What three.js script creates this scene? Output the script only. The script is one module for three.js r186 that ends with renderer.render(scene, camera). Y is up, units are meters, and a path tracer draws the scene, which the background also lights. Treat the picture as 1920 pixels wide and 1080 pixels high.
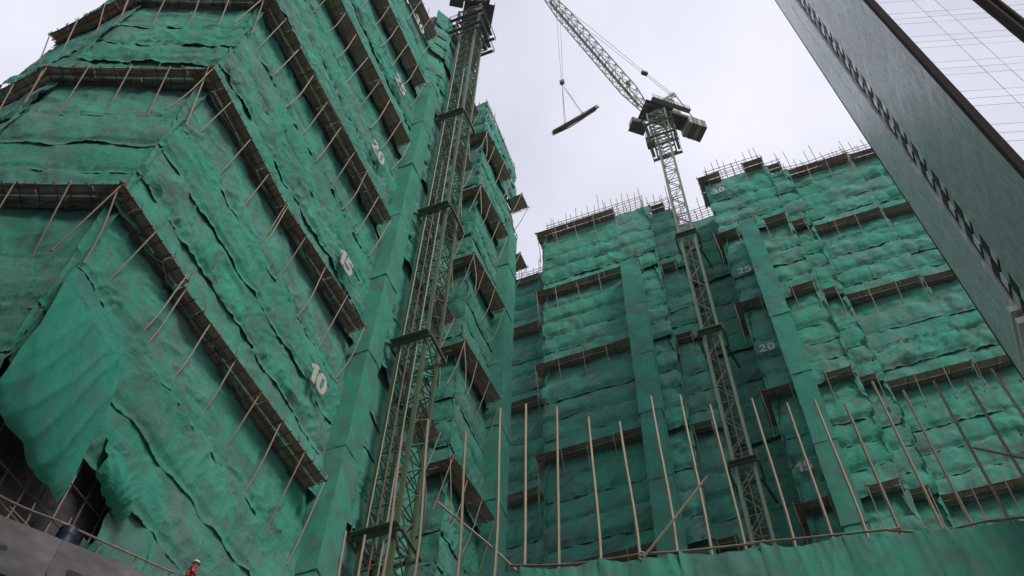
import * as THREE from 'three';
import { mergeGeometries } from 'three/addons/utils/BufferGeometryUtils.js';
import { ImprovedNoise } from 'three/addons/math/ImprovedNoise.js';
import { MarchingCubes } from 'three/addons/objects/MarchingCubes.js';
import { RoundedBoxGeometry } from 'three/addons/geometries/RoundedBoxGeometry.js';
import { FontLoader } from 'three/addons/loaders/FontLoader.js';
import { TextGeometry } from 'three/addons/geometries/TextGeometry.js';

// ---------------------------------------------------------------- camera, sky, sun, exposure
// plan coordinates: X to the right along the far tower, D away from the street; three z = -D
const W3 = (X, y, D) => new THREE.Vector3(X, y, -D);
const RAD = Math.PI / 180;
const scene = new THREE.Scene();
const camera = new THREE.PerspectiveCamera(32.2, 1024 / 576, 0.1, 3000);
camera.rotation.order = 'YXZ';
camera.position.set(0, 0, 0);
camera.rotation.set(56.89 * RAD, 22.7 * RAD, 2.27 * RAD);

const noise = new ImprovedNoise();
const N2 = (x, y, z = 0.37) => noise.noise(x, y, z);
function fbm(x, y, z, o = 4) { let s = 0, a = 0.5, f = 1; for (let i = 0; i < o; i++) { s += a * noise.noise(x * f, y * f, z * f + i * 7.3); a *= 0.5; f *= 2.03; } return s; }
function rng(seed) { let s = (seed * 2654435761) >>> 0 || 1; return () => { s ^= s << 13; s >>>= 0; s ^= s >>> 17; s ^= s << 5; s >>>= 0; return s / 4294967296; }; }
const R = rng(77);

function makeSky() {
  const w = 1024, h = 512, data = new Float32Array(w * h * 4);
  for (let j = 0; j < h; j++) for (let i = 0; i < w; i++) {
    const el = ((j + 0.5) / h - 0.5) * Math.PI, az = (i + 0.5) / w * Math.PI * 2;
    const se = Math.sin(el), dx = Math.cos(el) * Math.cos(az), dz = Math.cos(el) * Math.sin(az);
    let r, g, b;
    if (se > 0) {
      const k = 1 / (se + 0.25);
      const c = fbm(dx * k * 3.4, dz * k * 3.4, 3.1, 6), c2 = fbm(dx * k * 6, dz * k * 6, 9.7, 4);
      const L = 0.742 * (0.72 + 0.32 * se) * (1 + 0.36 * c + 0.16 * c2);
      const bl = Math.max(0, -c) * 0.25;
      r = L * (0.955 - bl * 0.5); g = L * (0.965 - bl * 0.22); b = L * (1.09 + bl * 0.1);
    } else { r = 0.2; g = 0.2; b = 0.2; }
    const o = (j * w + i) * 4; data[o] = r; data[o + 1] = g; data[o + 2] = b; data[o + 3] = 1;
  }
  const t = new THREE.DataTexture(data, w, h, THREE.RGBAFormat, THREE.FloatType);
  t.mapping = THREE.EquirectangularReflectionMapping; t.magFilter = THREE.LinearFilter; t.minFilter = THREE.LinearFilter;
  t.wrapS = THREE.RepeatWrapping; t.needsUpdate = true; return t;
}
const sky = makeSky();
scene.background = sky; scene.environment = sky;
const sun = new THREE.DirectionalLight(0xfff6ea, 1.5);
sun.position.set(118, 194, 45); sun.target.position.set(-4, 60, -40);
sun.castShadow = true; sun.shadow.radius = 32;
sun.shadow.mapSize.set(4096, 4096);
Object.assign(sun.shadow.camera, { left: -130, right: 130, top: 130, bottom: -130, near: 1, far: 500 });
scene.add(sun, sun.target);
const renderer = new THREE.WebGLRenderer({ antialias: true });
renderer.toneMapping = THREE.LinearToneMapping;
renderer.toneMappingExposure = 1.2;
renderer.shadowMap.enabled = true;

// ---------------------------------------------------------------- naming helpers
const taken = {};
function numbered(n) { const k = taken[n] = (taken[n] ?? -1) + 1; return k ? `${n}_${String(k).padStart(3, '0')}` : n; }
function thing(name, label, category, pos = null, group) {
  const g = new THREE.Group(); g.name = numbered(name); g.userData = { label, category };
  if (group) g.userData.group = group;
  if (pos) g.position.copy(pos);
  scene.add(g); return g;
}
function mesh(name, geo, mat, parent) {
  const m = new THREE.Mesh(geo, mat); m.name = name; m.castShadow = true; m.receiveShadow = true; (parent || scene).add(m); return m;
}
function sub(name, parent) { const g = new THREE.Group(); g.name = name; parent.add(g); return g; }
function struct(name, geo, mat) { const m = mesh(numbered(name), geo, mat, scene); m.userData.kind = 'structure'; return m; }

// ---------------------------------------------------------------- textures and materials
function tex(size, fn, srgb = true, rep = 1) {
  const d = new Uint8Array(size * size * 4);
  for (let j = 0; j < size; j++) for (let i = 0; i < size; i++) {
    const c = fn(i / size, j / size); const o = (j * size + i) * 4;
    for (let k = 0; k < 3; k++) d[o + k] = Math.max(0, Math.min(255, Math.round(c[k] * 255))); d[o + 3] = 255;
  }
  const t = new THREE.DataTexture(d, size, size); t.wrapS = t.wrapT = THREE.RepeatWrapping;
  t.magFilter = THREE.LinearFilter; t.minFilter = THREE.LinearMipmapLinearFilter; t.generateMipmaps = true;
  if (srgb) t.colorSpace = THREE.SRGBColorSpace; t.repeat.set(rep, rep); t.needsUpdate = true; return t;
}
// periodic noise on the unit square
function pn(u, v, f, z = 0, o = 3) {
  let s = 0, a = 0.5;
  for (let i = 0; i < o; i++) {
    const n = (x, y) => noise.noise(x * f, y * f, z + i * 5.1);
    const b = n(u, v) * (1 - u) * (1 - v) + n(u - 1, v) * u * (1 - v) + n(u, v - 1) * (1 - u) * v + n(u - 1, v - 1) * u * v;
    s += a * b; a *= 0.5; f *= 2;
  }
  return s;
}
// safety-net cloth: vertical streaks, dusty blotches with ragged outlines, fine weave
const netTex = tex(512, (u, v) => {
  const bl = pn(u, v, 5, 1.3, 5), bl2 = pn(u, v, 11, 8.8, 4);
  const st = pn(u, v * 0.999, 3, 4, 2) * 0.4 + noise.noise(u * 60, Math.sin(v * 6.283) * 1.2, 3.3) * 0.10 + noise.noise(u * 130, Math.sin(v * 6.283) * 2.5, 8.3) * 0.08;
  const dust = Math.min(1, Math.max(0, (bl * 1.5 + bl2 * 0.8 + 0.06) * 4.2));
  const w = 0.95 + st * 0.30 + bl2 * 0.10 + noise.noise(u * 240, v * 240, 1) * 0.05;
  const sp = pn(u, v, 24, 15.1, 2) > 0.27 ? 0.84 : 1;
  const a = [0.93, 1.0, 0.98], b = [1.07, 0.87, 0.90];
  return [0, 1, 2].map(k => (a[k] * (1 - dust * 0.8) + b[k] * dust * 0.8) * w * sp * 0.98);
}, true, 1 / 9);
const netBump = tex(512, (u, v) => {
  const r1 = 1 - Math.abs(pn(u, v, 6, 2.2, 3)) * 3.2, r2 = 1 - Math.abs(pn(u, v, 14, 12.2, 2)) * 3;
  const r3 = noise.noise(u * 44 + pn(u, v, 4, 30, 2) * 10, Math.sin(v * 6.283) * 0.7, 2);
  const h = 0.4 + 0.3 * r1 + 0.14 * r2 + 0.07 * r3; return [h, h, h];
}, false, 1 / 4);
const netMat = (r, g, b, tr = 0) => new THREE.MeshPhysicalMaterial({
  color: new THREE.Color().setRGB(r, g, b), map: netTex, bumpMap: netBump, bumpScale: 0.085, roughness: 0.92, side: THREE.DoubleSide,
  transmission: tr, thickness: 0, specularIntensity: 0.25,
});
const NETS = [netMat(0.125, 0.440, 0.335), netMat(0.112, 0.410, 0.312), netMat(0.138, 0.450, 0.352), netMat(0.142, 0.415, 0.330), netMat(0.105, 0.435, 0.328), netMat(0.155, 0.425, 0.345)];
const NET_TOP = netMat(0.20, 0.58, 0.46, 0.35);
const NET_LOOSE = netMat(0.080, 0.430, 0.310);
const CHUTE = [netMat(0.112, 0.445, 0.342), netMat(0.120, 0.430, 0.332), netMat(0.104, 0.420, 0.322)];
CHUTE.forEach(m => { m.bumpScale = 0.02; });
const FENCE_NET = [netMat(0.118, 0.430, 0.328), netMat(0.108, 0.425, 0.322), netMat(0.125, 0.415, 0.322)];
FENCE_NET.forEach(m => { m.bumpScale = 0.03; });
const grainTex = tex(512, (u, v) => {
  const g = 0.88 + 0.18 * noise.noise(u * 40, Math.sin(v * 6.283) * 1.5, 5) + 0.25 * pn(u, v, 4, 3, 4) + (pn(u, v, 16, 9, 3) > 0.22 ? -0.18 : 0);
  return [g, g * 0.985, g * 0.97];
}, true, 1);
const std = (r, g, b, rough = 0.8, extra = {}) => new THREE.MeshStandardMaterial({ color: new THREE.Color().setRGB(r, g, b), roughness: rough, ...extra });
const BAMBOO = [std(0.52, 0.43, 0.32, 0.6, { map: grainTex }), std(0.45, 0.36, 0.27, 0.65, { map: grainTex }), std(0.58, 0.49, 0.37, 0.6, { map: grainTex })];
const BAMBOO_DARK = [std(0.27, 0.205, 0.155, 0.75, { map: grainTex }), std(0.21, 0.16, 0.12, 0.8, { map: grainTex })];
const BOARD = [std(0.62, 0.40, 0.325, 0.85, { map: grainTex }), std(0.64, 0.45, 0.375, 0.85, { map: grainTex }), std(0.54, 0.335, 0.265, 0.85, { map: grainTex }), std(0.70, 0.63, 0.61, 0.85, { map: grainTex })];
const concTex = tex(512, (u, v) => {
  const g = 0.8 + 0.4 * pn(u, v, 4, 1, 5) + 0.25 * pn(u, v, 20, 6, 3) + (pn(u, v, 9, 22, 4) > 0.17 ? -0.24 : 0) + (pn(u, v, 30, 12, 2) > 0.3 ? 0.15 : 0);
  return [g, g * 0.985, g * 0.99];
}, true, 1 / 5);
const CONC = std(0.50, 0.48, 0.475, 0.9, { map: concTex, bumpMap: concTex, bumpScale: 0.02 });
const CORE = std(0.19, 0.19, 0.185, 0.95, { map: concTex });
const STEEL_GREEN = std(0.13, 0.19, 0.11, 0.55, { map: grainTex });
const STEEL_PALE = std(0.27, 0.34, 0.25, 0.55, { map: grainTex });
const STEEL_DARK = std(0.10, 0.115, 0.095, 0.6, { map: grainTex });
const STEEL_WHITE = std(0.55, 0.55, 0.50, 0.55, { map: grainTex });
const RUST = std(0.33, 0.16, 0.12, 0.7, { map: grainTex });
const CABLE = std(0.12, 0.12, 0.125, 0.5);

// ---------------------------------------------------------------- geometry helpers
const UP = new THREE.Vector3(0, 1, 0);
function boxG(w, h, d, x = 0, y = 0, z = 0) { const g = new THREE.BoxGeometry(w, h, d); g.translate(x, y, z); return g; }
// bamboo cane of unit length and unit radius, nodes and a slight bend, three variants
function caneGeo(seed, bend) {
  const r = rng(seed), pts = [], n = 9; pts.push(new THREE.Vector2(0.001, 0));
  for (let i = 0; i <= n; i++) { const y = i / n, t = 1.06 - 0.22 * y; pts.push(new THREE.Vector2(t, y)); if (i < n) { pts.push(new THREE.Vector2(t * 0.93, y + 0.010)); pts.push(new THREE.Vector2(t * 0.92, y + 0.1)); } }
  pts.push(new THREE.Vector2(0.001, 1));
  const g = new THREE.LatheGeometry(pts, 7), p = g.attributes.position, ph = r() * 6.28;
  for (let i = 0; i < p.count; i++) { const y = p.getY(i), b = Math.sin(y * Math.PI) * bend + Math.sin(y * 7 + ph) * bend * 0.25; p.setX(i, p.getX(i) + b * Math.cos(ph)); p.setZ(i, p.getZ(i) + b * Math.sin(ph)); }
  g.computeVertexNormals(); return g;
}
const CANES = [caneGeo(3, 1.1), caneGeo(5, 2.0), caneGeo(9, 0.5), caneGeo(12, 3.2)];
const TUBE = new THREE.CylinderGeometry(1, 1, 1, 8); TUBE.translate(0, 0.5, 0);
const BAR = new THREE.BoxGeometry(1, 1, 1); BAR.translate(0, 0.5, 0);
function span(name, geo, mat, parent, a, b, r, r2) {       // unit member stretched from a to b
  const m = mesh(name, geo, mat, parent), d = b.clone().sub(a), L = d.length();
  m.position.copy(a); m.quaternion.setFromUnitVectors(UP, d.normalize()); m.scale.set(r, L, r2 ?? r); return m;
}
function spanGeo(geo, a, b, r) { const g = geo.clone(), d = b.clone().sub(a), L = d.length(); g.scale(r, L, r); g.applyQuaternion(new THREE.Quaternion().setFromUnitVectors(UP, d.normalize())); g.translate(a.x, a.y, a.z); return g; }
const cane = (name, parent, a, b, r, dark = false) => span(name, CANES[Math.floor(R() * 4)], dark ? BAMBOO_DARK[Math.floor(R() * 2)] : BAMBOO[Math.floor(R() * 3)], parent, a, b, r);

// ---------------------------------------------------------------- safety net sheets
const ridge = n => { const a = 1 - Math.min(1, Math.abs(n) * 2.4); return a * a; };
let sheetSeed = 1;
// u0 / total: where the sheet sits along its row, so that neighbours in a row run on into each other
function sheetGeo(Wd, H, nx, ny, amp, row, u0, o = {}, wall = 1, yA = 0, rec = 0) {
  const sd = row * 13.713, r = rng(row * 31 + 7), pos = [], uv = [], idx = []; sheetSeed++;
  const ts = (o.tie ?? 1.9) * (0.85 + r() * 0.3), ph = r() * 5, ou = r() * 9, ov = r() * 9, sg = r() < 0.5 ? -1 : 1;
  const drop = o.wander ? 0.3 : 0.2, wnd = o.wander ?? 0.2, ff = o.ff ?? 0.6, fa = o.fa ?? 0.085, pull = 0.4 + r() * 0.9, skew = (r() - 0.5) * 0.6, puf = 0.6 + r() * 0.7, cre = 0.4 + r() * 1.2;
  const e0 = o.e0 ?? 0, e1 = o.e1 ?? 0;
  for (let j = 0; j <= ny; j++) for (let i = 0; i <= nx; i++) {
    const ul = -e0 + (Wd + e0 + e1) * i / nx, u = ul + u0, v = -drop + (H + drop + 0.42) * j / ny, s = Math.max(0, v / H);
    const q = u / ts + ph + skew * s, tu = Math.pow(Math.abs(Math.sin(Math.PI * q)), 0.7);
    const lo = N2(u * 0.33, v * 0.3, sd), warp = N2(u * 0.5, v * 0.5, sd + 3);
    const puff = 0.23 * puf * (o.puff ?? 1) * amp * Math.pow(Math.max(0, Math.sin(Math.PI * Math.min(1, Math.pow(s, 0.66)))), 0.75) * (0.55 + 0.45 * tu) * (1 + 0.9 * lo);
    // creases fan out from the ties along the lower edge
    const du = (q - Math.round(q)) * ts, ang = Math.atan2(du, v + 0.35), fan = 0.05 * amp * cre * ridge(N2(ang * 3.1 + Math.round(q) * 4.4, 0.3, sd + 5)) * Math.exp(-v * 0.55);
    const fold = fa * amp * cre * ridge(N2((u + v * 0.9 * sg) * ff + warp * 0.9, (v - u * sg) * 0.14, sd + 9));
    const pleat = 0.05 * amp * ridge(N2(u * 1.3 - v * 0.3 * sg + warp * 1.3, v * 0.2, sd + 12));
    const wr = 0.04 * amp * cre * ridge(N2(u * 0.9 + warp * 0.8 + 3, (v + yA) * 0.75 - u * 0.3 * sg, sd + 33)) + 0.016 * amp * ridge(N2(u * 1.9 - v * sg, v * 1.1 + warp, sd + 37));
    const ga = 0.045 * amp * cre * ridge(N2(u * 2.3 + warp, v * 0.15, sd + 51)) * (Math.exp(-Math.max(0, v) / 0.5) + Math.exp(-(H - v) / 0.5));
    const lump = 0.17 * amp * N2(u * 0.5, (v + yA) * 0.42, wall * 3.7) + 0.022 * amp * N2(u * 2.6, v * 2.2, sd + 15);
    const tuck = -0.085 * Math.exp(-Math.pow((v - 0.05) / 0.10, 2)) - 0.035 * Math.exp(-Math.pow((H - v) / 0.18, 2)) - rec * (0.35 + 0.65 * Math.min(1, s * 1.6));
    const sag = Math.exp(-Math.max(0, v + drop) / 0.35) * (0.10 * tu + wnd * N2(u * 0.45, 2.1, sd + 30) * pull);
    const d = 0.05 * (1 - s) + wr + ga + puff + pleat + fold + fan + lump + tuck + 0.035 * Math.exp(-(v + drop) * 5);
    pos.push(ul, v - sag, d); uv.push(u + ou, v + ov);
  }
  for (let j = 0; j < ny; j++) for (let i = 0; i < nx; i++) { const a = j * (nx + 1) + i, b = a + 1, c = a + nx + 1, e = c + 1; idx.push(a, b, e, a, e, c); }
  const g = new THREE.BufferGeometry();
  g.setAttribute('position', new THREE.Float32BufferAttribute(pos, 3)); g.setAttribute('uv', new THREE.Float32BufferAttribute(uv, 2));
  g.setIndex(idx); g.computeVertexNormals(); return g;
}
// frame of a wall from p0 to p1 (plan), outward to the right of that direction
function wallFrame(p0, p1) {
  const t = [p1[0] - p0[0], p1[1] - p0[1]], L = Math.hypot(...t); t[0] /= L; t[1] /= L;
  return { t, n: [t[1], -t[0]], L, rot: Math.atan2(t[1], t[0]) };
}
let netRow = 1, wallId = 1;
function wallNet(parent, p0, p1, y0, y1, o = {}) {
  const f = wallFrame(p0, p1), cols = Math.max(1, Math.round(f.L / (o.w ?? 5))), cw = f.L / cols, wid = wallId++, pat = o.pattern ?? [3], ee = o.ee ?? 0.3;
  let y = y0;
  for (let k = 0; y < y1 - 0.5; k++) {
    const h = pat[k % pat.length];
    const rec = o.plat !== undefined && Math.abs(((y + h - o.plat + 0.05) % 15 + 15) % 15) < 0.1 ? (o.rec ?? 0.3) : 0;
    const seed = netRow++, am = (o.amp ?? 1) * (0.8 + R() * 0.4) * (rec ? 0.8 : 1);
    for (let c = 0; c < cols; c++) {
      if (o.skip && o.skip(c * cw, y, k, c)) continue;
      const res = o.res ?? 6, top = o.topRow && y + h > y1 - 0.5;
      const g = sheetGeo(cw, h, Math.max(4, Math.round(cw * res)), Math.max(4, Math.round(h * res)), am, seed, c * cw, { ...o, e0: c ? 0.02 : ee, e1: c === cols - 1 ? ee : 0.02 }, wid, y, rec);
      const m = mesh('net_sheet', g, top ? NET_TOP : NETS[Math.floor(R() * NETS.length)], parent);
      const x = p0[0] + f.t[0] * c * cw, d = p0[1] + f.t[1] * c * cw;
      m.position.set(x - parent.position.x, y - parent.position.y, -d - parent.position.z); m.rotation.y = f.rot;
    }
    y += h;
  }
}
function prism(poly, y0, y1) {                             // plan polygon (X, D) extruded from y0 to y1
  const s = new THREE.Shape(poly.map(p => new THREE.Vector2(p[0], p[1])));
  const g = new THREE.ExtrudeGeometry(s, { depth: y1 - y0, bevelEnabled: false });
  g.rotateX(-Math.PI / 2); g.translate(0, y0, 0); return g;
}
const local = (parent, v) => v.sub(parent.position);

// catch platform: lip line p0..p1 (plan), lip height y, boards on canes, struts back to the wall
const BOARD_G = new THREE.BoxGeometry(1, 0.035, 1);
function platform(parent, p0, p1, y, o = {}) {
  const f = wallFrame(p0, p1), w = o.w ?? 1.3, dy = o.dy ?? 0.18, g = sub('catch_platform', parent), near = o.near ?? false;
  const P = (u, b, h = 0) => local(parent, W3(p0[0] + f.t[0] * u - f.n[0] * b * w, y - dy * b + h, p0[1] + f.t[1] * u - f.n[1] * b * w));
  const bl = near ? 1.5 : 2.2, rows = near ? 4 : 2, nb = Math.max(1, Math.round(f.L / bl)), bw = f.L / nb, tilt = Math.atan2(dy, w);
  for (let i = 0; i < nb; i++) for (let k = 0; k < rows; k++) {
    const j = (R() - 0.5) * 0.06, mat = near && o.grey && R() < 0.6 ? BOARD[3] : BOARD[Math.floor(R() * 3)];
    const m = mesh('deck_board', BOARD_G, mat, g);
    m.position.copy(P((i + 0.5) * bw + j, (k + 0.5) / rows, 0.05 + R() * 0.02 + (k % 2) * 0.04));
    m.scale.set(bw - 0.012, 1, w / rows + 0.012); m.rotation.set(0, f.rot + (R() - 0.5) * 0.015, 0); m.rotateX(tilt * 0.9);
  }
  const nl = near ? 4 : 3;
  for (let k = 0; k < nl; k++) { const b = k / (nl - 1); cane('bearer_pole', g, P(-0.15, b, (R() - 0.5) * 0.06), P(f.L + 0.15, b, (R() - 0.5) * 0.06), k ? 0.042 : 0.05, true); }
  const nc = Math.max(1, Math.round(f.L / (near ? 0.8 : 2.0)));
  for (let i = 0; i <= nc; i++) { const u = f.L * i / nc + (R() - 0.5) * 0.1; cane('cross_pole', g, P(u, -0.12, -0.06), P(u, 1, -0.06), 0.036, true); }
  if (o.stubs) { const ns = Math.round(f.L / 1.6); for (let i = 0; i <= ns; i++) { const u = f.L * i / ns + (R() - 0.5) * 0.3; cane('lip_stub', g, P(u, 0, -0.15), P(u, -0.05, 0.35 + R() * 0.4), 0.035, true); } }
  if (o.struts !== false) {
    const sp = o.sp ?? 2.5, n = Math.max(1, Math.round(f.L / sp)), drop = o.drop ?? 5.2;
    for (let i = 0; i <= n; i++) {
      const u = Math.min(f.L, Math.max(0, f.L * i / n + (R() - 0.5) * 0.35));
      cane('strut', g, P(u + (R() - 0.5) * 0.3, 0.92, -drop + (R() - 0.5) * 0.7), P(u, -0.06, 0.1 + R() * 0.25), o.sr ?? 0.052);
    }
  }
  return g;
}
// bare scaffold canes standing above the roof line
function roofScaffold(parent, p0, p1, y, o = {}) {
  const f = wallFrame(p0, p1), sp = o.sp ?? 0.85, n = Math.max(1, Math.round(f.L / sp)), back = 1.1;
  const P = (u, b, h) => local(parent, W3(p0[0] + f.t[0] * u - f.n[0] * b, y + h, p0[1] + f.t[1] * u - f.n[1] * b));
  for (let i = 0; i <= n; i++) for (let k = 0; k < 2; k++) {
    if (k && i % 2) continue;
    const u = Math.min(f.L, Math.max(0, f.L * i / n + (R() - 0.5) * 0.3)), h = (o.h ?? 3.2) * (0.55 + R() * 0.75) + (R() < 0.18 ? 2.2 : 0);
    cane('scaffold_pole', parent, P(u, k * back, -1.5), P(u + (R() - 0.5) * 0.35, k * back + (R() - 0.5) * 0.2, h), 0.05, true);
  }
  for (let k = 0; k < 2; k++) for (const h of [0.55, 1.3, 2.0]) cane('scaffold_rail', parent, P(-0.3, k * back, h + (R() - 0.5) * 0.1), P(f.L + 0.3, k * back, h + (R() - 0.5) * 0.2), 0.045, true);
  const nt = Math.round(f.L / 2.4);
  for (let i = 0; i <= nt; i++) cane('scaffold_tie', parent, P(f.L * i / nt, -0.1, 1.25), P(f.L * i / nt, back + 0.1, 1.25), 0.045, true);
}
// boxed chute wrapped in cloth, in lengths
function chute(parent, x0, x1, d0, d1, y0, y1, seg) {
  const g = sub('wrapped_chute', parent), n = Math.round((y1 - y0) / seg), h = (y1 - y0) / n;
  for (let i = 0; i < n; i++) {
    const e = 0.04 * Math.sin(i * 2.1) + 0.02, r = rng(i * 91 + Math.round(x0 * 10) + 400);
    const w = x1 - x0 + e, d = d1 - d0 + e, nx = 8, ny = 26, geo = new THREE.BoxGeometry(w, h + 0.12, d, nx, ny, nx), p = geo.attributes.position, uv = geo.attributes.uv, sd = r() * 50;
    for (let k = 0; k < p.count; k++) {
      const x = p.getX(k), y = p.getY(k), z = p.getZ(k), t = y / h + 0.5;
      const c = 1 + (t < 0.04 ? 0.045 : 0) - 0.02 * Math.exp(-Math.pow((t - 0.96) / 0.05, 2));
      const ww = 0.05 * N2(x * 0.9 + y * 0.25, z * 0.9 + y * 0.12, sd) + 0.03 * ridge(N2(x * 1.1 + z, y * 0.5 + z * 0.5, sd + 4));
      p.setXYZ(k, x * c + Math.sign(x) * ww, y + 0.06 * N2(x * 1.3, z * 1.3, sd + 9), z * c + Math.sign(z) * ww);
      uv.setXY(k, uv.getX(k) * 2 + sd, y + sd);
    }
    geo.computeVertexNormals();
    const m = mesh('chute_length', geo, CHUTE[i % 3], g);
    m.position.copy(local(parent, W3((x0 + x1) / 2, y0 + h * (i + 0.5), (d0 + d1) / 2)));
  }
  // open timber frame at the mouth
  const c = [[x0, d0], [x1, d0], [x1, d1], [x0, d1]];
  for (let i = 0; i < 4; i++) {
    const a = c[i], b = c[(i + 1) % 4];
    cane('mouth_pole', g, local(parent, W3(a[0], y1 - 0.4, a[1])), local(parent, W3(a[0], y1 + 1.2, a[1])), 0.06, true);
    cane('mouth_rail', g, local(parent, W3(a[0], y1 + 0.9, a[1])), local(parent, W3(b[0], y1 + 0.9, b[1])), 0.055, true);
  }
}

// ---------------------------------------------------------------- ground and podium
const ground = struct('ground', new THREE.PlaneGeometry(1600, 1600).rotateX(-Math.PI / 2).translate(0, -1.65, 0), std(0.22, 0.215, 0.21, 0.95, { map: concTex }));
// block across the street, behind the camera: closes the street canyon that keeps the low nets dim
const opposite = thing('street_block', 'pale concrete block across the street, behind the viewer', 'building', W3(0, -1.65, -26));
{
  const m = std(0.42, 0.41, 0.39, 0.9, { map: null }), g = std(0.05, 0.06, 0.07, 0.2), H = 95;
  mesh('wall', boxG(130, H, 18, 0, H / 2, 9), m, opposite);
  for (let f = 0; f < 29; f++) mesh('window_band', boxG(126, 1.5, 0.1, 0, 2.2 + f * 3.2, -0.07), g, opposite);
  mesh('roof', boxG(131, 0.6, 19, 0, H + 0.32, 9), m, opposite);
}
const DECK = 23;
const edge = [[-52, 4], [-28, 7], [-25.3, 15.66], [-21.65, 20.56], [-18.4, 26.2], [-11.1, 28.5], [7.1, 32.2], [34, 37.6]];
const podium = thing('podium', 'concrete podium deck edge under the left green tower', 'podium', new THREE.Vector3(0, -1.65, 0));
const inset = edge.map(([x, d], i) => { const a = edge[Math.max(0, i - 1)], b = edge[Math.min(edge.length - 1, i + 1)], f = wallFrame(a, b); return [x - f.n[0] * 0.5, d - f.n[1] * 0.5]; });
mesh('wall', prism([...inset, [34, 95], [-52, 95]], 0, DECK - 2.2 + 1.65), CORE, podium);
mesh('deck_slab', prism([...inset, [34, 95], [-52, 95]], DECK - 2.2 + 1.65 + 0.004, DECK + 1.65 - 0.01), CONC, podium);
for (let i = 1; i < 4; i++) {                              // fascia beams along the deck edge
  const f = wallFrame(edge[i], edge[i + 1]);
  const n = Math.max(1, Math.round(f.L / 3.2)), l = f.L / n;
  for (let k = 0; k < n; k++) {
    const g = new RoundedBoxGeometry(l - 0.004, 2.0, 0.5, 2, 0.012), m = mesh('fascia_panel', g, CONC, podium), u = (k + 0.5) * l;
    m.position.copy(local(podium, W3(edge[i][0] + f.t[0] * u - f.n[0] * 0.23, DECK - 1.0 + (k % 2) * 0.006, edge[i][1] + f.t[1] * u - f.n[1] * 0.23))); m.rotation.y = f.rot;
  }
}

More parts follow.
